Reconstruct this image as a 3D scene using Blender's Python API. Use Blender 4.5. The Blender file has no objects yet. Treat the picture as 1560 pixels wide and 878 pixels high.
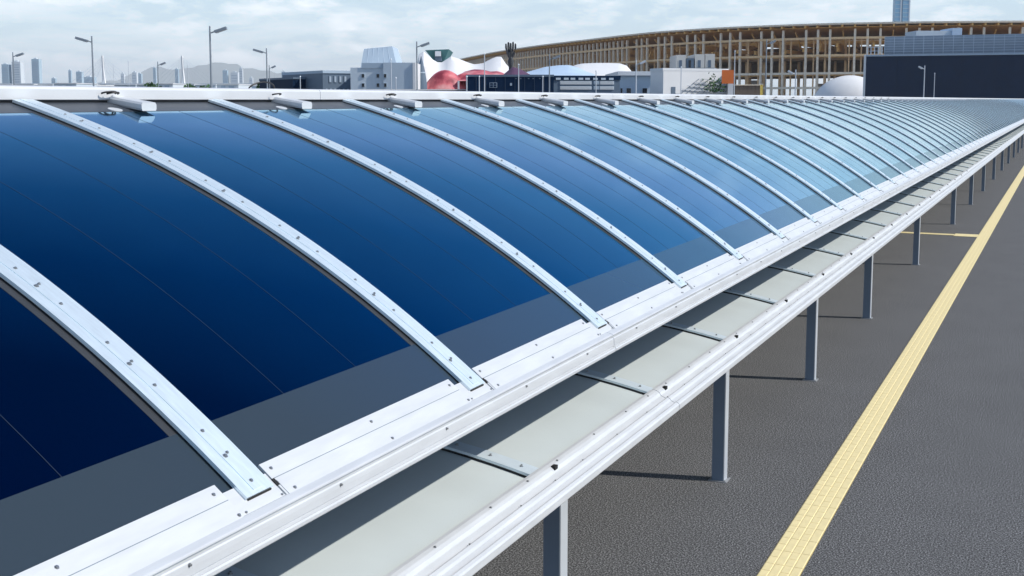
import bpy, bmesh, math, random
from math import sin, cos, pi, radians, sqrt, atan2
from mathutils import Vector, Matrix
random.seed(7)
S = bpy.context.scene
COL = S.collection

# ------------------------------------------------------------------ camera
FPX, CX, CY, W, H = 1781.0, 780.0, 352.0, 1560.0, 878.0
YH, VX, HG = 151.4, 1625.4, 5.4
pitch = math.atan((CY - YH) / FPX)
v = Vector((VX - CX, CY - YH, FPX)).normalized()
yaw = -atan2(v.x, math.hypot(v.y, v.z))
FW = Vector((sin(yaw) * cos(pitch), cos(yaw) * cos(pitch), -sin(pitch)))
RT = Vector((cos(yaw), -sin(yaw), 0))
UP = RT.cross(FW)
CAM = Vector((0, 0, HG))
cam = bpy.data.cameras.new("camera")
cam.sensor_fit = 'HORIZONTAL'
cam.sensor_width = 36.0
cam.lens = FPX / W * 36.0
cam.shift_y = -(H / 2 - CY) / W
cam.clip_start = 0.05
cam.clip_end = 90000
camo = bpy.data.objects.new("camera", cam)
COL.objects.link(camo)
camo.matrix_world = Matrix(((RT.x, UP.x, -FW.x, CAM.x), (RT.y, UP.y, -FW.y, CAM.y), (RT.z, UP.z, -FW.z, CAM.z), (0, 0, 0, 1)))
S.camera = camo

# ------------------------------------------------------------------ sky, sun, exposure
SUN_EL, SUN_AZ = radians(41.5), atan2(0.97, 0.25)      # azimuth from +Y towards +X
wd = bpy.data.worlds.new("World")
S.world = wd
wd.use_nodes = True
nt = wd.node_tree
nt.nodes.clear()
def nn(t, typ, **k):
    n = t.nodes.new(typ)
    for a, b in k.items():
        setattr(n, a, b)
    return n
out = nn(nt, 'ShaderNodeOutputWorld')
bg = nn(nt, 'ShaderNodeBackground')
bg.inputs['Strength'].default_value = 0.15
sky = nn(nt, 'ShaderNodeTexSky', sky_type='NISHITA')
sky.sun_disc = False
sky.sun_elevation = SUN_EL
sky.sun_rotation = SUN_AZ
sky.air_density = 1.0
sky.dust_density = 0.25
sky.ozone_density = 2.2
tc = nn(nt, 'ShaderNodeTexCoord')
sep = nn(nt, 'ShaderNodeSeparateXYZ')
nt.links.new(tc.outputs['Generated'], sep.inputs[0])
def wmath(op, a, b, clamp=False):
    n = nn(nt, 'ShaderNodeMath', operation=op, use_clamp=clamp)
    for i, x in enumerate((a, b)):
        if x is None: continue
        if hasattr(x, 'links') or hasattr(x, 'is_linked'):
            nt.links.new(x, n.inputs[i])
        else:
            n.inputs[i].default_value = x
    return n.outputs[0]
den = wmath('ADD', wmath('MAXIMUM', sep.outputs[2], 0.0), 0.10)
u_ = wmath('DIVIDE', sep.outputs[0], den)
v_ = wmath('DIVIDE', sep.outputs[1], den)
cmb = nn(nt, 'ShaderNodeCombineXYZ')
nt.links.new(u_, cmb.inputs[0]); nt.links.new(v_, cmb.inputs[1])
nz = nn(nt, 'ShaderNodeTexNoise')
nz.inputs['Scale'].default_value = 0.95
nz.inputs['Detail'].default_value = 9
nz.inputs['Roughness'].default_value = 0.58
nz.inputs['Distortion'].default_value = 0.3
nt.links.new(cmb.outputs[0], nz.inputs['Vector'])
rmp = nn(nt, 'ShaderNodeValToRGB')
rmp.color_ramp.elements[0].position = 0.45
rmp.color_ramp.elements[1].position = 0.62
nt.links.new(nz.outputs[0], rmp.inputs[0])
# clouds thin out towards the zenith
fade = nn(nt, 'ShaderNodeMapRange')
fade.inputs['From Min'].default_value = 0.05
fade.inputs['From Max'].default_value = 0.34
fade.inputs['To Min'].default_value = 0.95
fade.inputs['To Max'].default_value = 0.02
nt.links.new(sep.outputs[2], fade.inputs[0])
mpl = nn(nt, 'ShaderNodeMapping'); mpl.inputs['Scale'].default_value = (15, 15, 46)
nt.links.new(tc.outputs['Generated'], mpl.inputs[0])
nz2 = nn(nt, 'ShaderNodeTexNoise'); nz2.inputs['Scale'].default_value = 1.0; nz2.inputs['Detail'].default_value = 8; nz2.inputs['Roughness'].default_value = .62
nt.links.new(mpl.outputs[0], nz2.inputs['Vector'])
rm2 = nn(nt, 'ShaderNodeValToRGB'); rm2.color_ramp.elements[0].position = .47; rm2.color_ramp.elements[1].position = .68
nt.links.new(nz2.outputs[0], rm2.inputs[0])
cl = wmath('MAXIMUM', wmath('MULTIPLY', rmp.outputs[0], .55), rm2.outputs[0])
cf = wmath('MULTIPLY', cl, fade.outputs[0], True)
mx = nn(nt, 'ShaderNodeMix', data_type='RGBA')
nt.links.new(cf, mx.inputs[0])
lowf = nn(nt, 'ShaderNodeMapRange'); lowf.interpolation_type = 'SMOOTHSTEP'
lowf.inputs['From Min'].default_value = 0.0; lowf.inputs['From Max'].default_value = 0.26
lowf.inputs['To Min'].default_value = 0.72; lowf.inputs['To Max'].default_value = 0.0
nt.links.new(sep.outputs[2], lowf.inputs[0])
mlo = nn(nt, 'ShaderNodeMix', data_type='RGBA')           # pale blue summer haze low in the sky
nt.links.new(lowf.outputs[0], mlo.inputs[0]); nt.links.new(sky.outputs[0], mlo.inputs[6])
mlo.inputs[7].default_value = (4.7, 6.15, 7.25, 1)
nt.links.new(mlo.outputs[2], mx.inputs[6])
mx.inputs[7].default_value = (9.8, 9.9, 10.0, 1)
nt.links.new(mx.outputs[2], bg.inputs['Color'])
nt.links.new(bg.outputs[0], out.inputs['Surface'])

sl = bpy.data.lights.new("sun", 'SUN')
sl.energy = 4.0
sl.angle = radians(0.5)
sl.color = (1.0, 0.95, 0.88)
so = bpy.data.objects.new("sun", sl)
COL.objects.link(so)
sd = Vector((sin(SUN_AZ) * cos(SUN_EL), cos(SUN_AZ) * cos(SUN_EL), sin(SUN_EL)))
so.rotation_euler = (-sd).to_track_quat('-Z', 'Y').to_euler()
so.location = (30, 0, 60)
S.view_settings.view_transform = 'Standard'
S.view_settings.look = 'None'
S.view_settings.exposure = 0.0
S.view_settings.gamma = 1
S.view_settings.use_curve_mapping = False
S.render.engine = 'CYCLES'
S.cycles.use_denoising = True
S.cycles.max_bounces = 8
S.cycles.volume_bounces = 4

def P(px, py, d):
    """the point seen at photo pixel (px, py) at forward distance d"""
    return CAM + (RT * (px - CX) + UP * (CY - py) + FW * FPX) * (d / FPX)
def G(px, d):
    """the ground point below pixel column px at horizontal forward distance d"""
    f2 = Vector((sin(yaw), cos(yaw), 0))
    return CAM * 0 + (RT * (px - CX) / FPX * d) + f2 * d
def ZT(py, d):
    """height whose top shows at pixel row py when standing d away"""
    return HG + (YH - py) * d / FPX

# ------------------------------------------------------------------ mesh helpers
class MB:
    def __init__(s):
        s.v, s.f, s.m, s.cur = [], [], [], 0
    def add(s, vs, fs):
        o = len(s.v)
        s.v += [tuple(p) for p in vs]
        for f in fs:
            s.f.append([i + o for i in f]); s.m.append(s.cur)
        return s
    def box(s, x0, x1, y0, y1, z0, z1):
        return s.hexa([(x0, y0), (x1, y0), (x1, y1), (x0, y1)], z0, z1)
    def hexa(s, q, z0, z1):
        n = len(q)
        vs = [(p[0], p[1], z0) for p in q] + [(p[0], p[1], z1) for p in q]
        fs = [list(range(n))[::-1], list(range(n, 2 * n))] + [[i, (i + 1) % n, (i + 1) % n + n, i + n] for i in range(n)]
        return s.add(vs, fs)
    def prismY(s, prof, y0, y1):
        """closed XZ profile extruded along Y"""
        n = len(prof)
        vs = [(x, y0, z) for x, z in prof] + [(x, y1, z) for x, z in prof]
        fs = [list(range(n)), list(range(n, 2 * n))[::-1]] + [[i, i + n, (i + 1) % n + n, (i + 1) % n] for i in range(n)]
        return s.add(vs, fs)
    def bar(s, a, b, w, h=None, up=(0, 0, 1)):
        h = h or w
        a, b = Vector(a), Vector(b)
        d = (b - a).normalized()
        u = Vector(up)
        if abs(d.dot(u)) > .98: u = Vector((1, 0, 0))
        x = d.cross(u).normalized() * w / 2
        y = x.normalized().cross(d) * h / 2
        vs = [p + i * x + j * y for p in (a, b) for i, j in ((-1, -1), (1, -1), (1, 1), (-1, 1))]
        return s.add(vs, [[3, 2, 1, 0], [4, 5, 6, 7], [0, 1, 5, 4], [1, 2, 6, 5], [2, 3, 7, 6], [3, 0, 4, 7]])
    def tube(s, pts, r, n=8):
        pts = [Vector(p) for p in pts]
        rs = r if isinstance(r, (list, tuple)) else [r] * len(pts)
        vs, fs = [], []
        for i, p in enumerate(pts):
            d = (pts[min(i + 1, len(pts) - 1)] - pts[max(i - 1, 0)]).normalized()
            u = Vector((0, 0, 1)) if abs(d.z) < .95 else Vector((1, 0, 0))
            x = d.cross(u).normalized(); y = x.cross(d)
            for k in range(n):
                t = 2 * pi * k / n
                vs.append(p + (x * cos(t) + y * sin(t)) * rs[i])
        for i in range(len(pts) - 1):
            for k in range(n):
                k2 = (k + 1) % n
                fs.append([i * n + k, i * n + k2, (i + 1) * n + k2, (i + 1) * n + k])
        fs += [list(range(n))[::-1], [(len(pts) - 1) * n + k for k in range(n)]]
        return s.add(vs, fs)
    def dome(s, c, rx, ry, rz, rot=0, n=24, m=8, fn=None):
        vs, fs = [], []
        for j in range(m + 1):
            e = (pi / 2) * j / m
            for k in range(n):
                t = 2 * pi * k / n
                x, y, z = rx * cos(e) * cos(t), ry * cos(e) * sin(t), rz * sin(e)
                if fn: x, y, z = fn(x, y, z)
                vs.append((c[0] + x * cos(rot) - y * sin(rot), c[1] + x * sin(rot) + y * cos(rot), c[2] + z))
        for j in range(m):
            for k in range(n):
                k2 = (k + 1) % n
                fs.append([j * n + k, j * n + k2, (j + 1) * n + k2, (j + 1) * n + k])
        return s.add(vs, fs)
    def grid(s, rows):
        n = len(rows[0])
        vs = [p for r in rows for p in r]
        fs = [[i * n + k, i * n + k + 1, (i + 1) * n + k + 1, (i + 1) * n + k] for i in range(len(rows) - 1) for k in range(n - 1)]
        return s.add(vs, fs)

BASE = {}
def base_of(o):
    return BASE.get(o.name, Vector((0, 0, 0)))
def tag(o, label=None, cat=None, group=None, kind=None):
    if label: o['label'] = label
    if cat: o['category'] = cat
    if group: o['group'] = group
    if kind: o['kind'] = kind
    return o
def thing(name, loc, label, cat, group=None, rz=0):
    o = bpy.data.objects.new(name, None)
    o.empty_display_size = .2
    COL.objects.link(o)
    o.location = loc
    o.rotation_euler = (0, 0, rz)
    BASE[o.name] = Vector(loc)
    return tag(o, label, cat, group)
def mesh(name, mb, mats, smooth=False, off=(0, 0, 0)):
    me = bpy.data.meshes.new(name)
    off = Vector(off)
    me.from_pydata([tuple(Vector(p) - off) for p in mb.v], [], mb.f)
    if not isinstance(mats, (list, tuple)): mats = [mats]
    for m in mats: me.materials.append(m)
    if len(mats) > 1: me.polygons.foreach_set('material_index', mb.m)
    bm = bmesh.new(); bm.from_mesh(me)
    bmesh.ops.recalc_face_normals(bm, faces=bm.faces)
    bm.to_mesh(me); bm.free()
    if smooth:
        me.polygons.foreach_set('use_smooth', [True] * len(me.polygons))
        me.set_sharp_from_angle(angle=radians(40))
    me.update()
    return me
def link(name, me, parent=None, loc=(0, 0, 0), kind=None):
    o = bpy.data.objects.new(name, me)
    COL.objects.link(o)
    o.location = loc
    if parent: o.parent = parent
    if kind: o['kind'] = kind
    return o
def part(name, mb, mat, parent, smooth=False, kind=None):
    """a part given in world coordinates, hung under its thing (or part)"""
    off = base_of(parent)
    o = link(name, mesh(name, mb, mat, smooth, off), parent, kind=kind)
    BASE[o.name] = off
    return o
def copy_tree(o, parent=None):
    c = o.copy(); COL.objects.link(c)
    if parent: c.parent = parent
    for ch in list(o.children): copy_tree(ch, c)
    return c

# ------------------------------------------------------------------ materials
MATS = {}
def mat(name, col, rough=.6, metal=0.0, var=.0, vscale=3.0, bump=0.0, bscale=40.0, spec=.5, coat=0, ior=1.5, detail=4, stretch=None, dirt=0.0):
    if name in MATS: return MATS[name]
    m = bpy.data.materials.new(name); m.use_nodes = True
    t = m.node_tree
    b = t.nodes['Principled BSDF']
    b.inputs['Base Color'].default_value = (*col, 1)
    b.inputs['Roughness'].default_value = rough
    b.inputs['Metallic'].default_value = metal
    b.inputs['Specular IOR Level'].default_value = spec
    b.inputs['Coat Weight'].default_value = coat
    b.inputs['IOR'].default_value = ior
    tcn = nn(t, 'ShaderNodeTexCoord')
    src = tcn.outputs['Object']
    if stretch:
        mp = nn(t, 'ShaderNodeMapping'); mp.inputs['Scale'].default_value = stretch
        t.links.new(src, mp.inputs[0]); src = mp.outputs[0]
    if var:
        n = nn(t, 'ShaderNodeTexNoise'); n.inputs['Scale'].default_value = vscale; n.inputs['Detail'].default_value = detail
        t.links.new(src, n.inputs['Vector'])
        r = nn(t, 'ShaderNodeValToRGB')
        r.color_ramp.elements[0].position = .3; r.color_ramp.elements[1].position = .7
        r.color_ramp.elements[0].color = (*[c * (1 - var) for c in col], 1)
        r.color_ramp.elements[1].color = (*[min(1, c * (1 + var)) for c in col], 1)
        t.links.new(n.outputs[0], r.inputs[0])
        t.links.new(r.outputs[0], b.inputs['Base Color'])
        mr = nn(t, 'ShaderNodeMapRange')
        mr.inputs['To Min'].default_value = max(0, rough * (1 - var)); mr.inputs['To Max'].default_value = min(1, rough * (1 + var))
        t.links.new(n.outputs[0], mr.inputs[0]); t.links.new(mr.outputs[0], b.inputs['Roughness'])
    if bump:
        n2 = nn(t, 'ShaderNodeTexNoise'); n2.inputs['Scale'].default_value = bscale; n2.inputs['Detail'].default_value = 5
        t.links.new(src, n2.inputs['Vector'])
        bp = nn(t, 'ShaderNodeBump'); bp.inputs['Strength'].default_value = bump; bp.inputs['Distance'].default_value = .01
        t.links.new(n2.outputs[0], bp.inputs['Height']); t.links.new(bp.outputs[0], b.inputs['Normal'])
    MATS[name] = m
    return m
M_rib = mat('brushed_aluminium', (.80, .90, .94), .42, .55, var=.06, vscale=6, stretch=(1, 6, 1), bump=.03, bscale=60)
M_wht = mat('white_aluminium', (.67, .69, .70), .40, .15, var=.055, vscale=5, stretch=(3, .5, 3))
M_cap = mat('ridge_white', (.64, .66, .68), .5, .1, var=.04, vscale=2)
M_blk = mat('black_rubber', (.012, .012, .014), .55)
def solar_film(name='solar_film', printed=0.0, ink=(.075, .10, .135)):
    # interference film: reflects almost nothing but deep blue face on, then cyan, then the whole sky at grazing angles
    m = bpy.data.materials.new(name); m.use_nodes = True
    t = m.node_tree; t.nodes.clear()
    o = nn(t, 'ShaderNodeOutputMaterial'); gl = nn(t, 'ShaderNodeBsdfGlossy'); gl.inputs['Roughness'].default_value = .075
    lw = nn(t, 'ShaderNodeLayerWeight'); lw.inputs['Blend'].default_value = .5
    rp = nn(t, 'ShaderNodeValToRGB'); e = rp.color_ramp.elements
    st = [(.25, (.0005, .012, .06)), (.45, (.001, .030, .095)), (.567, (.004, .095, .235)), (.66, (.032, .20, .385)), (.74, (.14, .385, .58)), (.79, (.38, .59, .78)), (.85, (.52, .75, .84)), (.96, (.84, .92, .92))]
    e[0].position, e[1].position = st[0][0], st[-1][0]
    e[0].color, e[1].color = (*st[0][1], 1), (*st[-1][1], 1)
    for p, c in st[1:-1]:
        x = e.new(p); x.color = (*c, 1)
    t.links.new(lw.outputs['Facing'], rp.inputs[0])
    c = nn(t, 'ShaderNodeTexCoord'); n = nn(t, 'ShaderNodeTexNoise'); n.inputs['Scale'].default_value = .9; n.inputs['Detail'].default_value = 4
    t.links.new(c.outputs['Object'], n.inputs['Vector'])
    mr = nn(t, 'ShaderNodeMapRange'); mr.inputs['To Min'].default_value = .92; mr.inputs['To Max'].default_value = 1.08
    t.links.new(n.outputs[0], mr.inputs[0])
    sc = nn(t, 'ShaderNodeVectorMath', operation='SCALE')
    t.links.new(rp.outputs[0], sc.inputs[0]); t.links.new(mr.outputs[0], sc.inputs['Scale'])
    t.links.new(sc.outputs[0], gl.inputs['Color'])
    bp = nn(t, 'ShaderNodeBump'); bp.inputs['Strength'].default_value = .006; bp.inputs['Distance'].default_value = .01
    t.links.new(n.outputs[0], bp.inputs['Height']); t.links.new(bp.outputs[0], gl.inputs['Normal'])
    if printed:                                   # printed cell line under the same film
        df = nn(t, 'ShaderNodeBsdfDiffuse'); df.inputs['Color'].default_value = (*ink, 1)
        ms = nn(t, 'ShaderNodeMixShader'); ms.inputs[0].default_value = printed
        t.links.new(gl.outputs[0], ms.inputs[1]); t.links.new(df.outputs[0], ms.inputs[2]); t.links.new(ms.outputs[0], o.inputs['Surface'])
    else:
        t.links.new(gl.outputs[0], o.inputs['Surface'])
    return m
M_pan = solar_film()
M_mar = solar_film('film_margin', .40, (.092, .130, .150))
M_sidem = mat('film_side_margin', (.045, .047, .05), .3, 0, var=.1, vscale=4)
M_seam = solar_film('cell_seam_line', .22, (.10, .13, .17))
M_mtop = mat('film_top_margin', (.055, .065, .080), .35, 0, var=.06, vscale=4, spec=.22)
M_rib2 = mat('satin_aluminium', (.70, .80, .86), .45, .2, var=.05, vscale=6)
M_low = mat('grey_backsheet', (.61, .67, .665), .42, 0, var=.03, vscale=1.5, spec=.4)
M_bolt = mat('steel_bolt', (.42, .42, .42), .32, .9)
M_jnt = mat('joint_grey', (.22, .27, .30), .6)
M_dark = mat('dark_slot', (.01, .01, .01), .8)
M_post = mat('shaded_post', (.16, .21, .28), .5, .2, var=.06, vscale=3)  # slate tone holds the shade on the post fronts
M_postp = mat('post_sunlit_side', (.62, .66, .70), .4, .3, var=.04)  # paler copy paints the sunlit right side of the posts
M_cable = mat('black_cable', (.02, .02, .022), .5)
M_under = mat('underside_grey', (.30, .31, .32), .6, .2, var=.05)
M_white = mat('white_paint', (.80, .80, .79), .55, 0, var=.03, vscale=.6)
M_yel = mat('yellow_tile', (.88, .745, .40), .7, 0, var=.06, vscale=7, bump=.15, bscale=90)
M_yelj = mat('tile_grout', (.45, .36, .15), .85, var=.2, vscale=20)

def asphalt():
    m = bpy.data.materials.new('asphalt'); m.use_nodes = True
    t = m.node_tree; b = t.nodes['Principled BSDF']
    b.inputs['Roughness'].default_value = .9
    b.inputs['Specular IOR Level'].default_value = .3
    c = nn(t, 'ShaderNodeTexCoord')
    a = nn(t, 'ShaderNodeTexVoronoi'); a.inputs['Scale'].default_value = 34
    n1 = nn(t, 'ShaderNodeTexNoise'); n1.inputs['Scale'].default_value = 50; n1.inputs['Detail'].default_value = 1.5; n1.inputs['Roughness'].default_value = .6
    n2 = nn(t, 'ShaderNodeTexNoise'); n2.inputs['Scale'].default_value = .8; n2.inputs['Detail'].default_value = 5
    for x in (a, n1, n2): t.links.new(c.outputs['Object'], x.inputs['Vector'])
    r1 = nn(t, 'ShaderNodeValToRGB')
    e = r1.color_ramp.elements
    e[0].position = .33; e[0].color = (.020, .0205, .0215, 1)
    e[1].position = .68; e[1].color = (.33, .332, .332, 1)
    k = e.new(.5); k.color = (.092, .0925, .0935, 1)
    t.links.new(n1.outputs[0], r1.inputs[0])
    r2 = nn(t, 'ShaderNodeMapRange'); r2.inputs['From Min'].default_value = .3; r2.inputs['From Max'].default_value = .7
    r2.inputs['To Min'].default_value = .95; r2.inputs['To Max'].default_value = 1.05
    t.links.new(n2.outputs[0], r2.inputs[0])
    mu = nn(t, 'ShaderNodeVectorMath', operation='SCALE')
    t.links.new(r1.outputs[0], mu.inputs[0]); t.links.new(r2.outputs[0], mu.inputs['Scale'])
    t.links.new(mu.outputs[0], b.inputs['Base Color'])
    bp = nn(t, 'ShaderNodeBump'); bp.inputs['Strength'].default_value = .015; bp.inputs['Distance'].default_value = .004
    t.links.new(n1.outputs[0], bp.inputs['Height']); t.links.new(bp.outputs[0], b.inputs['Normal'])
    return m
M_asp = asphalt()

# ------------------------------------------------------------------ ground, hills, haze
g = MB()
ks = [-27500, -1500, -300, -60, 0, 60, 300, 1500, 27500]
g.grid([[(x, y, 0) for x in ks] for y in ks])
o = link('ground', mesh('ground', g, M_asp), kind='structure')

hz = bpy.data.materials.new('haze_air'); hz.use_nodes = True
t = hz.node_tree; t.nodes.clear()
ho = nn(t, 'ShaderNodeOutputMaterial'); hv = nn(t, 'ShaderNodeVolumePrincipled')
hv.inputs['Color'].default_value = (.94, .98, 1.0, 1)
hv.inputs['Density'].default_value = 0.00005
t.links.new(hv.outputs[0], ho.inputs['Volume'])
hb = MB().box(-28000, 28000, -28000, 28000, -1.0, 1000)
link('haze', mesh('haze', hb, hz), kind='stuff')

M_hill = mat('wooded_hill', (.08, .10, .075), .9, var=.3, vscale=.004)
hp = [(120, 131), (170, 124), (205, 112), (235, 103), (262, 107), (285, 104), (305, 100), (330, 97), (352, 99), (375, 105), (400, 109), (425, 112), (450, 116), (480, 118), (520, 122), (560, 127), (600, 133)]
mb = MB()
rows = [[], [], [], []]
for x, y in hp:
    for k in range(2):
        xx = x + k * 14; yy = y + random.uniform(-1, 1)
        d = 25500
        for j, (dd, q) in enumerate(((22000, 0), (23800, .55), (d, 1), (27000, 0))):
            p = G(xx + random.uniform(-3, 3) * (j == 1), dd); p.z = max(0, ZT(yy, d) * q) - (1e-3 if q else .5)
            rows[j].append(p)
mb.grid(rows)
link('hills', mesh('hills', mb, M_hill, True), kind='structure')

# ================================================================== THE SOLAR CANOPY
SP, Y0, RW = 2.574, 7.378, 0.23
XE, ZE = -3.81, 3.31
KMIN, KMAX = -5, 214
YA, YB = Y0 + SP * KMIN, Y0 + SP * KMAX
def cz(d): return ZE + .7618 * d - .0837 * d * d + .004 * d ** 3
def cs(d): return .7618 - .1674 * d + .012 * d * d
def cp(d, off=0.0):
    """point of the vault profile d metres behind the eave, off metres above it"""
    s = cs(d); L = sqrt(1 + s * s)
    return (XE - d + off * s / L, cz(d) + off / L)
DR = 4.46                                   # the ridge
NS = 30
ds = [DR * i / NS for i in range(NS + 1)]
CB = Vector((-6.5, 0, 0))
roof = thing('solar_canopy', CB, 'long barrel vaulted canopy roof covered in dark blue solar panels with aluminium ribs', 'solar canopy')

def loft(mb, y0, y1, d0, d1, o0, o1, n=NS):
    """a curved slab between two offsets of the vault"""
    dd = [d0 + (d1 - d0) * i / n for i in range(n + 1)]
    vs, fs = [], []
    for d in dd:
        a, b = cp(d, o0), cp(d, o1)
        vs += [(a[0], y0, a[1]), (a[0], y1, a[1]), (b[0], y1, b[1]), (b[0], y0, b[1])]
    for i in range(n):
        for k in range(4):
            k2 = (k + 1) % 4
            fs.append([4 * i + k, 4 * i + k2, 4 * i + 4 + k2, 4 * i + 4 + k])
    fs += [[3, 2, 1, 0], [4 * n, 4 * n + 1, 4 * n + 2, 4 * n + 3]]
    mb.add(vs, fs)
    return mb
PO = -.036                                  # film lies this far under the rib tops
# ---- shared meshes (built around Y = 0)
OFF = CB
r = MB(); loft(r, 0, RW, -.0, DR, -.024, 0)
me_rib = mesh('rib', r, M_rib, True, OFF)
r = MB(); loft(r, RW / 2 - .036, RW / 2 + .036, .02, DR, -.01, .0045); me_strip = mesh('cover_strip', r, M_rib, True, OFF)
r = MB(); loft(r, .004, RW - .004, -.0, DR, PO - .008, -.024); me_gask = mesh('gasket', r, M_blk, True, OFF)
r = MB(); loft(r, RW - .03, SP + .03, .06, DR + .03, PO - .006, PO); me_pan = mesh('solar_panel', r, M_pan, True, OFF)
r = MB(); loft(r, RW - .02, SP + .02, .065, .44, PO, PO + .0016, 5); me_mb = mesh('lower_margin', r, M_mar, True, OFF)
r = MB(); loft(r, RW - .02, SP + .02, DR - .30, DR + .02, PO, PO + .0016, 4); me_mt = mesh('upper_margin', r, M_mtop, True, OFF)
r = MB(); loft(r, SP - .062, SP + .01, .44, DR - .30, PO, PO + .0014); me_sm = mesh('side_margin', r, M_sidem, True, OFF)
def seam_mesh(fr):
    y = RW + fr * (SP - RW); r = MB(); loft(r, y - .0028, y + .0028, .44, DR - .3, PO, PO + .0012)
    return mesh('cell_seam', r, M_seam, True, OFF)
me_s1, me_s2 = seam_mesh(.31), seam_mesh(.655)
def bolt(mb, x, y, z, s, r=.0085, h=.005, n=6):
    """a hex bolt head with a washer standing on a surface of slope s (rising towards -X)"""
    L = sqrt(1 + s * s); up = Vector((s / L, 0, 1 / L)); t1 = Vector((0, 1, 0)); t2 = up.cross(t1)
    for rr, h0, h1 in ((r * 1.45, 0, h * .3), (r * .85, h * .3, h * 1.5)):
        vs = [Vector((x, y, z)) + up * hh + (t1 * cos(2 * pi * k / n) + t2 * sin(2 * pi * k / n)) * rr for hh in (h0, h1) for k in range(n)]
        mb.add(vs, [list(range(n, 2 * n))] + [[k, (k + 1) % n, (k + 1) % n + n, k + n] for k in range(n)])
r = MB(); d = .065; i = 0
while d < DR - .15:
    p = cp(d, .0045); big = (i % 3 == 1)
    bolt(r, p[0], RW / 2 - (.012 if big else 0), p[1], cs(d), .011 if big else .009)
    if big:
        q = cp(d + .012, .0045); bolt(r, q[0], RW / 2 + .018, q[1], cs(d), .008)
    d += (.20, .20, .40)[i % 3] / sqrt(1 + cs(d) ** 2); i += 1
me_bolts = mesh('bolts', r, M_bolt, False, OFF)
# eave flashing: one upper plate per bay with notched ends
def fl(d0, d1, o0, o1, y0, y1):
    r = MB()
    dd = [d0, (d0 + d1) / 2, d1]
    pr = [cp(d, o1) for d in dd] + [cp(d, o0) for d in dd[::-1]]
    r.prismY(pr, y0, y1); return r
me_fl = mesh('eave_flashing', fl(.125, -.075, -.03, -.014, RW + .045, SP - .10), M_wht, False, OFF)
me_foot = mesh('rib_foot_plate', fl(.075, -.09, -.038, -.019, -.095, RW + .037), M_wht, False, OFF)
me_slot = mesh('flashing_slot', fl(.035, -.005, -.0185, -.012, RW + .037, RW + .058), M_dark, False, OFF)
me_pj = mesh('plate_joint', fl(.036, .0325, -.0142, -.0128, RW + .062, SP - .102), M_jnt, False, OFF)
me_lip = mesh('plate_lip', fl(.02, -.072, -.014, -.0095, RW + .06, SP - .115), M_wht, False, OFF)
r = MB()
for yy in (RW + .10, (RW + SP) / 2 - .03, SP - .155):
    for dd, of in ((.085, -.014), (-.05, -.0095)):
        p = cp(dd, of); bolt(r, p[0], yy + (.03 if dd < 0 else 0), p[1], cs(dd), .0085)
for yy in (-.06, RW + .02):
    p = cp(-.05, -.019); bolt(r, p[0], yy, p[1], cs(-.05), .006)
me_fb = mesh('flashing_bolts', r, M_bolt, False, OFF)
# rib end clip: thin dark joint under the rib foot
me_ends = mesh('rib_end_joint', fl(-.001, -.008, -.019, -.010, .01, RW - .02), M_dark, False, OFF)
# ridge: cable box, cables, grommet (bay centre)
yc = 1.272
def ridge_box():
    r = MB(); x0, x1 = -8.36, -7.90; zt, zb = 5.374, 5.296
    sec = [(-.09, zb), (-.10, zb + .02), (-.10, zt - .02), (-.085, zt), (.085, zt), (.10, zt - .02), (.10, zb + .02), (.09, zb)]
    n = len(sec); vs = []
    for x, dz in ((x0, .06), (x1 - .05, .002), (x1, -.006)):
        vs += [(x, yc + a, z + dz) for a, z in sec]
    fs = [list(range(n))[::-1], [2 * n + i for i in range(n)]]
    for j in range(2):
        fs += [[j * n + i, j * n + (i + 1) % n, (j + 1) * n + (i + 1) % n, (j + 1) * n + i] for i in range(n)]
    r.add(vs, fs); return r
me_box = mesh('cable_box', ridge_box(), M_wht, False, OFF)
def arc_cable(y, rad, hgt, x, zb=5.512):
    pts = [(x + .05 * sin(pi * k / 10), y - rad * cos(pi * k / 10), zb + hgt * sin(pi * k / 10)) for k in range(11)]
    return mesh('cable', MB().tube(pts, .0095, 6), M_cable, True, OFF)
me_c1, me_c2 = arc_cable(yc - .16, .24, .085, -8.42), arc_cable(yc - .10, .07, .012, -8.26, 5.452)
me_c3 = arc_cable(yc - .14, .09, .018, -8.27, 5.455)
r = MB()
p = cp(DR - .24, PO); s_ = cs(DR - .2); L = sqrt(1 + s_ * s_); upv = Vector((s_ / L, 0, 1 / L)); t2 = upv.cross(Vector((0, 1, 0)))
vs = [Vector((p[0], yc - .30, p[1])) + upv * h + (Vector((0, 1, 0)) * cos(2 * pi * k / 16) * .075 + t2 * sin(2 * pi * k / 16) * .06) for h in (0, .008) for k in range(16)]
r.add(vs, [list(range(16, 32))] + [[k, (k + 1) % 16, (k + 1) % 16 + 16, k + 16] for k in range(16)])
me_gro = mesh('cable_grommet', r, M_wht, False, OFF)

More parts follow.
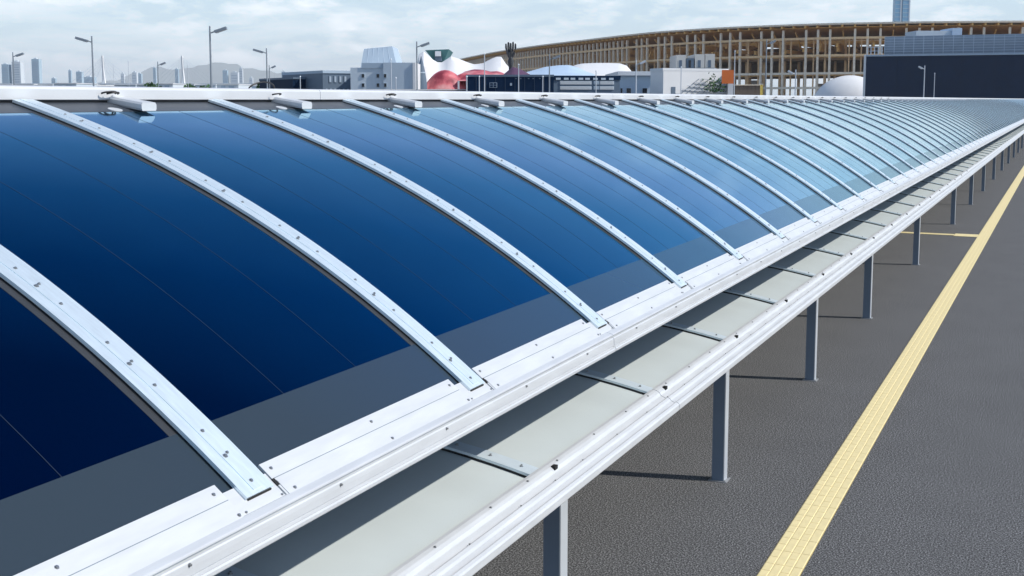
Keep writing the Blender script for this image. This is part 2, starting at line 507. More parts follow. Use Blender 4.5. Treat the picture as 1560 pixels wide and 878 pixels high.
for k in range(KMIN, KMAX + 1):
    y = Y0 + SP * k
    vis = k >= -3
    if not vis: continue
    near = k < 22
    rb = link('rib', me_rib, roof, (0, y, 0))
    if k < 70: link('gasket', me_gask, rb)
    if k < 70: link('rib_foot_plate', me_foot, rb)
    if near:
        link('cover_strip', me_strip, rb)
        link('bolts', me_bolts, rb, kind='stuff')
        link('end_joint', me_ends, rb)
    if k == KMAX: continue
    pn = link('solar_panel', me_pan, roof, (0, y, 0))
    link('lower_margin', me_mb, pn)
    if k < 60: link('upper_margin', me_mt, pn); link('side_margin', me_sm, pn)
    if k < 30:
        link('cell_seam', me_s1, pn); link('cell_seam', me_s2, pn)
    f_ = link('eave_flashing', me_fl, roof, (0, y, 0))
    if near:
        link('plate_lip', me_lip, f_)
        link('bolts', me_fb, f_, kind='stuff')
        link('flashing_slot', me_slot, f_); link('plate_joint', me_pj, f_)
    if k < 40:
        bx = link('cable_box', me_box, roof, (0, y, 0))
        link('cable_grommet', me_gro, bx)
        if near:
            link('cable', (me_c1, me_c3, me_c3)[0 if k == 1 else 1], bx)
            link('cable', me_c2, bx)
# gutter fascia segments with open joints, ridge caps, structure below
EP = [(-3.900, 3.225), (-3.900, 3.205), (-3.735, 3.190), (-3.735, 3.10), (-3.700, 3.080), (-3.668, 3.080), (-3.662, 3.088), (-3.662, 3.106), (-3.671, 3.113), (-3.670, 3.120), (-3.692, 3.124), (-3.692, 3.130), (-3.680, 3.136), (-3.682, 3.175), (-3.685, 3.200), (-3.691, 3.208), (-3.716, 3.210), (-3.718, 3.222), (-3.694, 3.227), (-3.695, 3.234), (-3.705, 3.240), (-3.75, 3.252)]
SEGU = 4 * SP
ys0 = 10.02 - 2 * SEGU
k = 0
while ys0 + k * SEGU < YB:
    a, b = ys0 + k * SEGU, min(ys0 + (k + 1) * SEGU, YB)
    part('gutter_fascia', MB().prismY(EP, a + .005, b - .005), M_wht, roof)
    part('ridge_cap', MB().prismY([(-8.95, 5.38), (-8.95, 5.50), (-8.90, 5.522), (-8.36, 5.522), (-8.315, 5.512), (-8.30, 5.49), (-8.30, 5.397), (-8.34, 5.385)], a + .8 * SP, b + .8 * SP - .008), M_cap, roof)
    part('ridge_gasket', MB().box(-8.93, -8.325, a + .8 * SP, b + .8 * SP - .003, 5.29, 5.384), M_blk, roof)
    k += 1
r = MB(); y = ys0
i = 0
while y < 70:
    for yy in (.62, 1.9): bolt(r, -3.683, y + yy, 3.19, 9.0, .0075, .008)
    y += SP; i += 1
part('fascia_bolts', r, M_bolt, roof, kind='stuff')
# back slope (mirror of the front one) and the frame that carries the roof
r = MB()
bp = [(-8.6 - (x + 8.6), z) for x, z in [cp(DR * i / 14, PO - .01) for i in range(15)]]
vs = [(x, YA + 8, z) for x, z in bp] + [(x, YB, z) for x, z in bp] + [(x, YA + 8, z - .02) for x, z in bp] + [(x, YB, z - .02) for x, z in bp]
n = 15
fs = []
for i in range(n - 1):
    fs += [[i, i + 1, i + 1 + n, i + n], [2 * n + i, 3 * n + i, 3 * n + i + 1, 2 * n + i + 1]]
fs += [[0, n, 3 * n, 2 * n], [n - 1, 3 * n - 1 - 0, 4 * n - 1, 2 * n - 1][:0] or [n - 1, 3 * n - 1, 4 * n - 1, 2 * n - 1]]
r.add(vs, [f for f in fs])
part('back_slope', r, M_pan, roof, True)
part('eave_beam', MB().box(-4.02, -3.90, YA + 8, YB, 2.98, 3.20), M_under, roof)
part('eave_beam', MB().box(-13.3, -13.15, YA + 8, YB, 2.98, 3.20), M_under, roof)
mc = None
for j in range(0, 24):
    y = Y0 + SP * (-3 + 4 * j) + .1
    if y > YB: break
    q = MB().box(-6.66, -6.46, -.1, .1, 0, 4.62) if mc is None else None
    if mc is None: mc = mesh('column', q, M_under, False, OFF)
    link('column', mc, roof, (0, y, 0))
    if j == 0: mr_ = mesh('tie_beam', MB().bar((-4.0, 0, 3.12), (-13.2, 0, 3.12), .1, .16), M_under, False, OFF)
    link('tie_beam', mr_, roof, (0, y, 0))

# ================================================================== THE LOWER CANOPY
LB = Vector((-4.4, 0, 0))
low = thing('lower_canopy', LB, 'low side canopy of pale grey sheets on steel posts below the white eave', 'canopy')
SL, YL0 = 3.13, 8.83
XL, ZL = -3.95, 2.205
def lz(d): return ZL + .22 * d - .05 * d * d
def lp(d, off=0):
    s = .22 - .1 * d; L = sqrt(1 + s * s)
    return (XL - d + off * s / L, lz(d) + off / L)
def lloft(y0, y1, d0, d1, o0, o1, n=10):
    r = MB(); vs, fs = [], []
    for i in range(n + 1):
        d = d0 + (d1 - d0) * i / n
        a, b = lp(d, o0), lp(d, o1)
        vs += [(a[0], y0, a[1]), (a[0], y1, a[1]), (b[0], y1, b[1]), (b[0], y0, b[1])]
    for i in range(n):
        for k in range(4):
            k2 = (k + 1) % 4
            fs.append([4 * i + k, 4 * i + k2, 4 * i + 4 + k2, 4 * i + 4 + k])
    fs += [[3, 2, 1, 0], [4 * n, 4 * n + 1, 4 * n + 2, 4 * n + 3]]
    r.add(vs, fs); return r
LR = .19
DL = 2.2
ml_p = mesh('backsheet_panel', lloft(LR - .02, SL + .02, -.03, DL, -.055, -.046), M_low, True, LB)
ml_r = mesh('rib', lloft(0, LR, .0, DL, -.024, 0), M_rib2, True, LB)
ml_g = mesh('gasket', lloft(.003, LR - .003, .0, DL, -.047, -.024), M_blk, True, LB)
r = MB()
for dd in (.17, .47, .80, 1.2, 1.6):
    p = lp(dd, 0); bolt(r, p[0], LR / 2, p[1], .2, .011, .011)
ml_b = mesh('bolts', r, M_bolt, False, LB)
r = MB(); p = lp(-.045, .02); r.box(p[0] - .02, p[0] + .02, LR + .09, LR + .15, p[1] - .03, p[1] + .004)
ml_s = mesh('drain_slot', r, M_dark, False, LB)
k0, k1 = -4, 74
for k in range(k0, k1):
    y = YL0 + SL * k
    rb = link('rib', ml_r, low, (0, y, 0)); link('gasket', ml_g, rb)
    if k < 16:
        link('bolts', ml_b, rb, kind='stuff'); link('drain_slot', ml_s, rb)
    link('backsheet_panel', ml_p, low, (0, y, 0))
LPF = [(-4.02, 2.150), (-4.02, 2.135), (-3.72, 2.02), (-3.675, 2.02), (-3.668, 2.03), (-3.668, 2.085), (-3.678, 2.100), (-3.700, 2.112), (-3.712, 2.112), (-3.722, 2.102), (-3.760, 2.120), (-3.775, 2.138), (-3.800, 2.152), (-3.815, 2.150), (-3.826, 2.140), (-3.880, 2.165), (-3.897, 2.195), (-3.925, 2.212), (-3.955, 2.222), (-3.985, 2.224), (-3.99, 2.16)]
SEGL = 4 * SL
ys1 = 12.06 - 2 * SEGL
k = 0
while ys1 + k * SEGL < YL0 + SL * k1:
    a = ys1 + k * SEGL; b = min(a + SEGL, YL0 + SL * k1)
    part('edge_rail', MB().prismY(LPF, a + .006, b - .006), M_wht, low)
    k += 1
r = MB(); y = YL0 - 2 * SL
while y < 75:
    for yy in (.45, 1.35, 2.25, 2.95):
        bolt(r, -3.935, y + yy, 2.2175, .32, .0085); bolt(r, -3.81, y + yy + .3, 2.151, .3, .0075)
    y += SL
part('rail_bolts', r, M_bolt, low, kind='stuff')
part('edge_beam', MB().box(-4.315, -4.155, YL0 + SL * k0, YL0 + SL * k1, 2.04, 2.175), M_under, low)
part('rear_beam', MB().box(-6.05, -5.95, YL0 + SL * k0, YL0 + SL * k1, 2.04, 2.36), M_under, low)
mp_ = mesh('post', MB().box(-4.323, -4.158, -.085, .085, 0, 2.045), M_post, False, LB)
mq_ = mesh('sunlit_side', MB().box(-4.1575, -4.143, -.087, .087, 0, 2.045), M_postp, False, LB)  # thin pale slab added for the sunlit flank of the post
ab = MB()
for xx in (-4.335, -4.13):
    for yy in (-.095, .095): bolt(ab, xx, yy, .012, 0, .01, .012)
mab = mesh('anchor_bolts', ab, M_bolt, False, LB)
mb_ = mesh('base_plate', MB().box(-4.365, -4.10, -.125, .125, 0, .012), M_under, False, LB)
PY = [2.9, 9.95, 15.92, 22.53, 29.63, 40.04, 53.85, 64.37, 74.25, 85.3, 96.5, 107.6, 118.7, 129.7, 140.8, 152, 163, 174, 185, 196, 207, 218, 229]
for y in PY:
    ps = link('post', mp_, low, (0, y, 0))
    link('sunlit_side', mq_, ps); bpl = link('base_plate', mb_, ps)
    link('anchor_bolts', mab, ps, kind='stuff')

# ================================================================== YELLOW TACTILE PAVING
TX0, TX1 = -2.935, -2.4945
TW = TX1 - TX0
def tile_mesh(l):
    r = MB()
    r.box(.003, TW - .003, .003, l - .003, .002, .010)
    n = 4; p = TW / n
    for i in range(n):
        for h in range(2):
            if i % 2:                                   # staggered bars: a joint at the tile end or at its middle
                if h: continue
                y0, y1 = .005, l - .005
            else: y0, y1 = ((.0015, l / 2 - .004), (l / 2 + .004, l - .0015))[h]
            x0, x1 = i * p + .006, (i + 1) * p - .006
            vs = [(x0, y0, .0101), (x1, y0, .0101), (x1, y1, .0101), (x0, y1, .0101), (x0 + .004, y0 + .004, .016), (x1 - .004, y0 + .004, .016), (x1 - .004, y1 - .004, .016), (x0 + .004, y1 - .004, .016)]
            r.add(vs, [[4, 5, 6, 7], [0, 1, 5, 4], [1, 2, 6, 5], [2, 3, 7, 6], [3, 0, 4, 7]])
    return mesh('tile', r, M_yel)
mt_ = tile_mesh(TW)
tp = thing('tactile_strip', (TX0, 0, 0), 'long yellow tactile paving strip running along the dark asphalt beside the posts', 'tactile paving')
part('grout_bed', MB().box(TX0 - .004, TX1 + .004, 2, 240, .0005, .006), M_yelj, tp)
for k in range(300):
    link('tile', mt_, tp, (0, 7 + k * TW, 0))
r = MB()
for k in range(300, 520):
    y = 7 + k * TW
    r.box(TX0 + .003, TX1 - .003, y + .003, y + TW - .003, .004, .015)
part('far_tiles', r, M_yel, tp, kind='stuff')
tb = thing('tactile_branch', (-9, 49.6, 0), 'thin yellow tactile branch crossing the asphalt from a post to the long strip', 'tactile paving')
bed = MB().box(-12, TX0 - 2 * TW - .01, 49.6 - TW / 2, 49.6 + TW / 2, .0005, .006)
bed.box(TX0 - 2 * TW - .008, TX0 - .006, 49.6 - TW, 49.6 + TW, .0005, .006)
part('grout_bed', bed, M_yelj, tb)
for i in range(2):
    for j in range(2):
        link('tile', mt_, tb, (TX0 - (i + 1) * TW + 9, -TW + j * TW, 0))
for k in range(18):
    o = link('tile', mt_, tb, (TX0 - 2 * TW - .01 + 9 - k * TW, -TW / 2, 0)); o.rotation_euler = (0, 0, pi / 2)

# ================================================================== BUILDINGS BEHIND THE CANOPY
F2 = Vector((sin(yaw), cos(yaw), 0))
def mt(name, col, rough=.7, **k): return mat(name, col, rough, **k)
M_navy = mt('navy_cladding', (.003, .021, .058), .7, var=.08, vscale=.3, spec=.15)
M_bg = mt('blue_grey_render', (.52, .61, .69), .7, var=.04, vscale=.2)
M_bg2 = mt('pale_blue_render', (.60, .68, .74), .7, var=.04, vscale=.2)
M_slate = mt('slate_cladding', (.12, .17, .23), .6, var=.08, vscale=.4)
M_tower = mt('blue_grey_sheet', (.42, .52, .61), .6, var=.05, vscale=.2)
M_win = mt('dark_glass', (.015, .02, .028), .12)
M_winl = mt('light_window', (.42, .50, .58), .3)
M_wallw = mt('white_render', (.78, .79, .79), .7, var=.03, vscale=.3)
M_beige = mt('beige_panel', (.62, .60, .56), .7, var=.05, vscale=.3)
M_brownw = mt('brown_hoarding', (.16, .12, .09), .8, var=.1, vscale=.5)
M_orange = mt('orange_panel', (.85, .20, .04), .5, var=.1, vscale=.4)
M_timber = mt('larch_timber', (.92, .60, .32), .7, var=.12, vscale=.6)
M_timberg = mt('sunlit_timber', (.92, .77, .60), .75, var=.12, vscale=.5)  # ring timbers brightened in colour to stand for sunlight
M_timbero = mt('orange_timber', (.95, .52, .18), .7, var=.18, vscale=.6)  # vivid orange paints in lit wood under the ring roof
M_dark2 = mt('dark_timber', (.30, .18, .09), .8, var=.2, vscale=.4)
M_teal = mt('teal_sheet', (.10, .27, .28), .5, var=.06, vscale=.3)
M_cloth = mt('white_membrane', (.82, .82, .81), .6, var=.02, vscale=.3)
M_clothb = mt('blue_shaded_white_membrane', (.50, .64, .80), .6, var=.04, vscale=.3)  # white cloth with its bluish shade put into the colour
M_purple = mt('purple_cloth', (.10, .04, .09), .7, var=.12, vscale=.4)
M_lamp = mt('lamp_grey', (.30, .34, .38), .45, metal=.3)
M_pole = mt('pale_pole', (.62, .66, .70), .5, metal=.2)
M_sculp = mt('charred_bronze', (.035, .04, .045), .6, var=.2, vscale=2)
M_mesh = mt('grey_mesh_screen', (.27, .34, .42), .6, var=.06, vscale=.3)
M_green = mt('plant_green', (.05, .12, .04), .8, var=.3, vscale=3)
M_city = mt('hazed_concrete', (.42, .55, .64), .8, var=.06, vscale=.02)  # pale blue tone paints distance haze onto the far blocks
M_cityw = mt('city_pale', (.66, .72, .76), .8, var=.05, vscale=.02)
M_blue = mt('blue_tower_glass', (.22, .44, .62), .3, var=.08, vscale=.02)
M_yel2 = mt('yellow_paint', (.75, .55, .12), .6)
M_conc = mt('pale_concrete', (.55, .56, .56), .8, var=.05, vscale=.1)
def pink():
    m = bpy.data.materials.new('red_patterned_membrane'); m.use_nodes = True
    t = m.node_tree; b = t.nodes['Principled BSDF']; b.inputs['Roughness'].default_value = .5
    c = nn(t, 'ShaderNodeTexCoord'); n = nn(t, 'ShaderNodeTexNoise'); n.inputs['Scale'].default_value = .34; n.inputs['Detail'].default_value = 4
    t.links.new(c.outputs['Object'], n.inputs['Vector'])
    r = nn(t, 'ShaderNodeValToRGB'); e = r.color_ramp.elements
    e[0].position = .38; e[0].color = (.26, .03, .05, 1); e[1].position = .63; e[1].color = (.85, .45, .42, 1)
    k = e.new(.5); k.color = (.66, .15, .17, 1)
    t.links.new(n.outputs[0], r.inputs[0]); t.links.new(r.outputs[0], b.inputs['Base Color'])
    return m
M_pink = pink()

def foot(x0, x1, d0, d1, dep):
    """footprint with its front face from pixel column x0 at distance d0 to x1 at d1, dep metres deep"""
    a, b = G(x0, d0), G(x1, d1)
    n = Vector((-(b - a).y, (b - a).x, 0)).normalized()
    if n.dot(F2) < 0: n = -n
    return [a, b, b + n * dep, a + n * dep]
def block(x0, x1, d0, d1, dep, ytop, z0=0.0, mb=None):
    return (mb or MB()).hexa(foot(x0, x1, d0, d1, dep), z0, ZT(ytop, (d0 + d1) / 2))
def facade(x0, x1, d0, d1):
    """frame of a facade: point(u, z, out) with u in 0..1 across it"""
    a, b = G(x0, d0), G(x1, d1)
    n = Vector((-(b - a).y, (b - a).x, 0)).normalized()
    if n.dot(F2) > 0: n = -n
    return a, b, n
def panel_on(fc, u0, u1, z0, z1, t=.06, sink=.25):
    a, b, n = fc
    p, q = a.lerp(b, u0), a.lerp(b, u1)
    return MB().hexa([p + n * t, q + n * t, q - n * sink, p - n * sink], z0, z1)
def uu(x0, x1, px): return (px - x0) / (x1 - x0)
def parapet(parent, x0, x1, d0, d1, dep, ytop, m, h=.25, over=.12):
    f = foot(x0, x1, d0, d1, dep); c = sum(f, Vector()) / 4
    f = [p + (p - c).normalized() * over for p in f]
    z = ZT(ytop, (d0 + d1) / 2)
    part('parapet', MB().hexa(f, z - h, z + .05), m, parent)
def window(parent, fc, u0, u1, z0, z1, mg=None, fm=None):
    fr = part('window', panel_on(fc, u0, u1, z0, z1, .05), fm or M_winl, parent)
    w = (u1 - u0) * .14
    part('pane', panel_on(fc, u0 + w, u1 - w, z0 + (z1 - z0) * .1, z1 - (z1 - z0) * .1, .09), mg or M_win, fr)

# --- dark box at the far left and slate building beside it
b = thing('low_building', G(470, 150), 'low plain navy box building left of the slate windowed block', 'building')
part('wall', block(449, 495, 150, 152, 14, 119.5), M_navy, b); parapet(b, 449, 495, 150, 152, 14, 119, M_slate, .2)
fc = facade(449, 495, 150, 152)
for u in (.08, .38, .7): part('wall_panel', panel_on(fc, u, u + .22, 0.2, ZT(121, 150), .04), M_navy, b)
fc = facade(494, 537, 146, 148)
b = thing('office_block', G(515, 147), 'dark slate building with a row of tall light windows between navy box and pale block', 'building')
part('wall', block(494, 537, 146, 148, 14, 110), M_slate, b); parapet(b, 494, 537, 146, 148, 14, 109, M_tower, .3)
for k in range(4):
    u = uu(494, 537, 503 + k * 7.6)
    window(b, fc, u, u + .09, ZT(127, 147), ZT(116, 147), M_winl, M_slate)
for k in range(6):
    u = .08 + k * .15
    window(b, fc, u, u + .08, ZT(140, 147), ZT(135, 147), M_winl, M_slate)

# --- pale blue-grey hall with the tapered tower
b = thing('pale_hall', G(583, 140), 'pale blue grey building with small square windows and a tapering tower on its roof', 'building')
part('wall', block(536, 586, 140, 140, 26, 104), M_bg2, b)
part('annex', block(585.6, 630, 139.6, 139.6, 26.5, 96.5), M_bg, b)
part('corner_pier', block(630.05, 634.5, 139.4, 139.4, 26, 96.5), M_wallw, b)
fc = facade(536, 586, 140, 140)
for y0, y1 in ((119.5, 113), (133.5, 127)):
    for x in (555, 577.5, 587):
        if x < 583: window(b, fc, uu(536, 586, x - 2.6), uu(536, 586, x + 2.6), ZT(y0, 140), ZT(y1, 140), M_win, M_bg)
        else: window(b, facade(585.6, 630, 139.6, 139.6), .01, .12, ZT(y0, 140), ZT(y1, 140), M_win, M_bg)
dd = 148
lo = foot(551, 607, dd, dd, 11); hi = foot(557, 599.5, dd + 2, dd + 2, 7)
z0, z1, z2 = ZT(106, dd), ZT(75, dd), ZT(71, dd)
vs = [(p.x, p.y, z0) for p in lo] + [(p.x, p.y, z) for p, z in zip(hi, (z1, z2, z2, z1))]
tw = part('tower', MB().add(vs, [[0, 1, 5, 4], [1, 2, 6, 5], [2, 3, 7, 6], [3, 0, 4, 7], [4, 5, 6, 7], [3, 2, 1, 0]]), M_tower, b)
q = MB()
for i in range(1, 6):
    f = i / 6; A = Vector(vs[0]).lerp(Vector(vs[1]), f); B = Vector(vs[4]).lerp(Vector(vs[5]), f)
    q.bar(A - F2 * .03, B - F2 * .03, .05, .05)
part('sheet_joint', q, M_bg, tw, kind='stuff')
part('plinth', block(553, 595, 139.9, 139.9, 8, 97, ZT(105, 140)), M_tower, b)

# --- black low wall with white coping
b = thing('low_wall', G(630, 122), 'long low black wall with white coping in front of the pale building', 'wall')
part('wall', block(548, 712, 121, 123, .4, 138), M_navy, b)
part('coping', block(546, 714, 120.9, 122.9, .6, 136.4, ZT(137.9, 122)), M_wallw, b)

# --- tents
def tent(name, top, dtop, dfront, ybot, sag, m, label, n=26, lowcol=None, back=10):
    """a stretched membrane: a peaked ridge line, sagging to a front edge and down again behind"""
    xs = [top[0][0] + (top[-1][0] - top[0][0]) * i / n for i in range(n + 1)]
    def yt(x):
        for (a, ya), (b_, yb) in zip(top, top[1:]):
            if a <= x <= b_:
                f = (x - a) / (b_ - a); return ya + (yb - ya) * f
        return top[-1][1]
    rows = []
    for j in range(9):
        f = j / 8; row = []
        for x in xs:
            dz = dtop + (dfront - dtop) * f
            zt_ = ZT(yt(x), dtop); zb = ZT(ybot, dfront)
            p = G(x, dtop) ; p2 = G(x, dfront)
            q = p.lerp(p2, f); q.z = zb + (zt_ - zb) * ((1 - f) ** sag)
            row.append(q)
        rows.append(row)
    bk = []
    for x in xs:
        q = G(x, dtop + back); q.z = ZT(ybot, dfront) + .3; bk.append(q)
    rows = [bk] + rows
    o = thing(name, G((top[0][0] + top[-1][0]) / 2, dfront), *label)
    part('membrane', MB().grid(rows), m, o, True)
    q = MB()
    for i in (0, n // 3, 2 * n // 3, n):
        p = rows[-1][i]; part('tent_pole', MB().tube([(p.x, p.y, 0), tuple(p)], .12, 6), M_pole, o)
    return o
t1 = tent('membrane_tent', [(633, 118), (637, 92), (641, 80), (648, 80), (656, 88), (664, 95), (673, 97), (688, 87), (698, 90), (710, 95), (722, 99), (735, 98), (748, 91), (762, 86), (767, 91), (771, 99), (776, 105), (790, 108), (812, 114)], 172, 160, 134, 1.25, M_cloth,
          ('large white peaked membrane tent behind the red dome', 'tent'))
t2 = tent('membrane_tent', [(797, 112), (812, 108), (830, 103), (850, 100.5), (866, 100), (880, 104), (893, 110), (905, 114)], 176, 164, 120, .9, M_clothb,
          ('white tent roof tinted pale blue for shade behind the navy shed', 'tent'))
t3 = tent('membrane_tent', [(868, 112), (872, 101), (885, 98), (905, 97), (925, 97), (942, 97.5), (953, 101), (960, 109)], 190, 180, 124, .7, M_cloth,
          ('long smooth white tent roof in front of the timber ring', 'tent'))
t4 = tent('purple_tent', [(764, 117), (773, 109), (781, 103), (790, 105), (800, 110), (812, 117)], 150, 143, 122, .9, M_purple,
          ('small dark purple peaked tent below the black column sculpture', 'tent'), 14)
t5 = tent('pink_tent', [(699, 116), (708, 110), (722, 106.5), (736, 107), (748, 110), (758, 109), (768, 112), (776, 118)], 158, 150, 124, .9, M_pink,
          ('low pink and red patterned tent between red dome and purple tent', 'tent'), 16)
# red dome
o = thing('red_dome', G(684, 150), 'bulging red and pink translucent dome in front of the white tent', 'dome')
c = G(679, 152); 
q = MB().dome((c.x, c.y, 0), 4.2, 3.4, ZT(107.5, 152), -yaw, 36, 14)
part('dome_shell', q, M_pink, o, True)
c = G(708, 153.5)
part('side_shell', MB().dome((c.x, c.y, 0), 3.6, 3, ZT(112, 153), -yaw, 32, 12), M_pink, o, True)
# teal pavilion top
o = thing('teal_pavilion', G(667, 186), 'teal angular pavilion top rising above the white tent', 'pavilion')
lo = foot(663, 677, 186, 186, 8); hi = foot(649, 685, 184, 184, 13)
vs = [(p.x, p.y, ZT(95, 186)) for p in lo] + [(p.x, p.y, z) for p, z in zip(hi, (ZT(78, 184), ZT(76.5, 184), ZT(76.5, 184), ZT(78, 184)))]
part('shell', MB().add(vs, [[0, 1, 5, 4], [1, 2, 6, 5], [2, 3, 7, 6], [3, 0, 4, 7], [4, 5, 6, 7], [3, 2, 1, 0]]), M_teal, o)
part('mast', block(665, 675, 188, 188, 5, 94), M_slate, o)
fc = facade(649, 685, 183.9, 183.9)
part('opening', panel_on(fc, .42, .66, ZT(87, 184), ZT(79.5, 184), .12, .3), M_wallw, o)
part('recess', panel_on(fc, .40, .68, ZT(94, 184), ZT(87.2, 184), -.55, 1.6), M_slate, o)
# dark cone
o = thing('cone_tower', G(643, 146), 'slim dark grey pointed cone beside the street lamp and white tent', 'tower')
q = MB(); c = G(643, 147)
pts = [(c.x, c.y, 0), (c.x, c.y, ZT(128, 147)), (c.x, c.y, ZT(112, 147)), (c.x, c.y, ZT(97, 147)), (c.x, c.y, ZT(87, 147))]
part('cone', MB().tube(pts, [.80, .72, .52, .26, .03], 14), M_slate, o, True)
part('ring_band', MB().tube([(c.x, c.y, ZT(112.3, 147)), (c.x, c.y, ZT(110.6, 147))], [.57, .54], 14), M_winl, o)

# --- navy shed with a framed sign, louvred shed
b = thing('navy_shed', G(776, 110), 'long navy shed with a small framed white sign on its front', 'building')
part('wall', block(711, 843, 110, 110, 14, 116), M_navy, b); parapet(b, 711, 843, 110, 110, 14, 115.3, M_slate, .15, .06)
fc = facade(711, 843, 110, 110)
sg = part('sign_frame', panel_on(fc, uu(711, 843, 746), uu(711, 843, 757.5), ZT(134, 110), ZT(126.5, 110), .06), M_winl, b)
for a0, a1 in ((746.8, 751.3), (752.2, 756.7)):
    for c0, c1 in ((133.3, 130.6), (129.9, 127.2)):
        part('sign_panel', panel_on(fc, uu(711, 843, a0), uu(711, 843, a1), ZT(c0, 110), ZT(c1, 110), .09), M_navy, sg)
part('vent', panel_on(fc, uu(711, 843, 777), uu(711, 843, 780), ZT(131, 110), ZT(127, 110), .06), M_winl, b)
for x in (785, 792, 804, 811, 821):
    part('wall_light', panel_on(fc, uu(711, 843, x), uu(711, 843, x + 2.2), ZT(121, 110), ZT(119.6, 110), .15), M_slate, b)
for k in range(1, 9):
    part('cladding_joint', panel_on(fc, k / 9, k / 9 + .002, 0, ZT(116.3, 110), .03), M_slate, b)
b = thing('louvred_shed', G(893, 112), 'grey shed with two rows of white louvres between navy shed and pale building', 'building')
part('wall', block(842.5, 943, 112, 113, 14, 117.5), M_slate, b); parapet(b, 842.5, 943, 112, 113, 14, 116.8, M_navy, .35, .1)
fc = facade(842.5, 943, 112, 113)
for y0, y1 in ((129.3, 124.2), (137.0, 132)):
    for i, (a0, a1) in enumerate(((852, 900), (903, 911), (912, 934))):
        fr = part('louvre_frame', panel_on(fc, uu(842.5, 943, a0), uu(842.5, 943, a1), ZT(y0, 112.5), ZT(y1, 112.5), .05), M_bg, b)
        nsl = 4
        for k in range(nsl):
            za = ZT(y0, 112.5); zb = ZT(y1, 112.5); h = (zb - za) / nsl
            part('slat', panel_on(fc, uu(842.5, 943, a0 + .6), uu(842.5, 943, a1 - .6), za + h * k + .02, za + h * (k + .75), .10), M_wallw if i != 1 else M_bg, fr)
for x in (846, 858, 868, 880, 890, 902, 914, 926):
    part('roof_unit', panel_on(fc, uu(842.5, 943, x), uu(842.5, 943, x + 7), ZT(122.3, 112.5), ZT(119.3, 112.5), .12), M_bg, b)

# --- black sculpture like a bundle of columns
o = thing('column_sculpture', G(778, 152), 'black sculpture of five upright stems rising from one trunk', 'sculpture')
c = G(778, 152); z0, zt = 0, ZT(65, 152)
part('trunk', MB().tube([(c.x, c.y, 0), (c.x, c.y, ZT(104, 152)), (c.x, c.y, ZT(94, 152)), (c.x, c.y, ZT(88, 152))], [.28, .26, .40, .22], 10), M_sculp, o, True)
for i, (dx, yt_, w) in enumerate(((-7.0, 68, .12), (-3.4, 65.5, .13), (0, 67, .13), (3.6, 65, .12), (7.2, 68, .12))):
    e = G(778 + dx, 152 + (i % 2) * .5); m_ = G(778 + dx * .75, 152)
    part('stem', MB().tube([(c.x, c.y, ZT(92, 152)), (m_.x, m_.y, ZT(82, 152)), (e.x, e.y, ZT(74, 152)), (e.x, e.y, ZT(yt_ + 1, 152)), (e.x, e.y, ZT(yt_, 152))], [.2, w, w * 1.15, w, .04], 8), M_sculp, o, True)

# --- pale blue building with white roof slab, white building with lattice
b = thing('pale_blue_building', G(974, 124), 'pale blue building with a white roof slab and small dark windows', 'building')
part('wall', block(942, 1008, 125, 125, 16, 116), M_bg, b)
part('roof_slab', block(940, 1008, 124.5, 124.5, 17, 109.5, ZT(115.9, 125)), M_wallw, b)
fc = facade(942, 1008, 125, 125)
for a0, a1 in ((943.5, 947.5), (952, 961), (976, 985.5)):
    window(b, fc, uu(942, 1008, a0), uu(942, 1008, a1), ZT(143, 125), ZT(134, 125), M_win, M_bg2)
b = thing('white_hall', G(1055, 118), 'boxy white building with slanting lattice and green climbing plants on its front', 'building')
part('wall', block(1008.6, 1106, 116.5, 119.5, 2.5, 106.5), M_white, b); parapet(b, 1008.6, 1106, 116.5, 119.5, 2.5, 106, M_wallw, .2, .08)
fc = facade(1008.6, 1106, 116.5, 119.5)
part('door', panel_on(fc, uu(1008, 1106, 1020), uu(1008, 1106, 1026), ZT(146, 118), ZT(133, 118), .05), M_slate, b)
a_, b_, n_ = fc
def onf(px, py, out=.25):
    p = a_.lerp(b_, uu(1008.6, 1106, px)) + n_ * out; p.z = ZT(py, 118); return p
for k in range(9):
    x = 1034 + k * 8
    part('lattice_bar', MB().bar(onf(x, 142), onf(min(x + 26, 1105), 121 + max(0, x + 26 - 1105) * .8), .07, .07), M_lamp, b)
for k in range(4):
    part('lattice_bar', MB().bar(onf(1032 + k * 10, 136 - k * 5, .34), onf(1104, 142 - k * 6, .34), .07, .07), M_pole, b)
q = MB(); rg = random.Random(4)
for i in range(160):
    px = rg.gauss(1081, 7); py = 140 - abs(rg.gauss(0, 11))
    if py < 112 or px > 1103 or px < 1058: continue
    p = onf(px, py, .4 + rg.random() * .5); r1, r2 = rg.uniform(0, 6.28), rg.uniform(-.6, .6)
    u = Vector((cos(r1), sin(r1), r2)) * .12; w_ = Vector((-sin(r1) * r2, cos(r1) * r2, 1)).normalized() * .09
    q.add([p - u, p + w_, p + u, p - w_], [[0, 1, 2, 3]])
part('climbing_plant', q, M_green, b, kind='stuff')
o = thing('orange_kiosk', G(1106, 121), 'bright orange box wall against the end of the white building', 'kiosk')
part('wall', block(1106.6, 1114.5, 118.5, 118.5, 5, 108.5, 0), M_wallw, o)
part('orange_panel', panel_on(facade(1097, 1114.6, 116.4, 116.4), 0, 1, ZT(128, 116.4), ZT(107.5, 116.4), .1, .1), M_orange, o)
b = thing('rooftop_boxes', G(1058, 140), 'row of beige and dark service boxes above the white building', 'building')
part('lower_wall', block(1027, 1088, 141, 141, 8, 104.5), M_bg2, b)
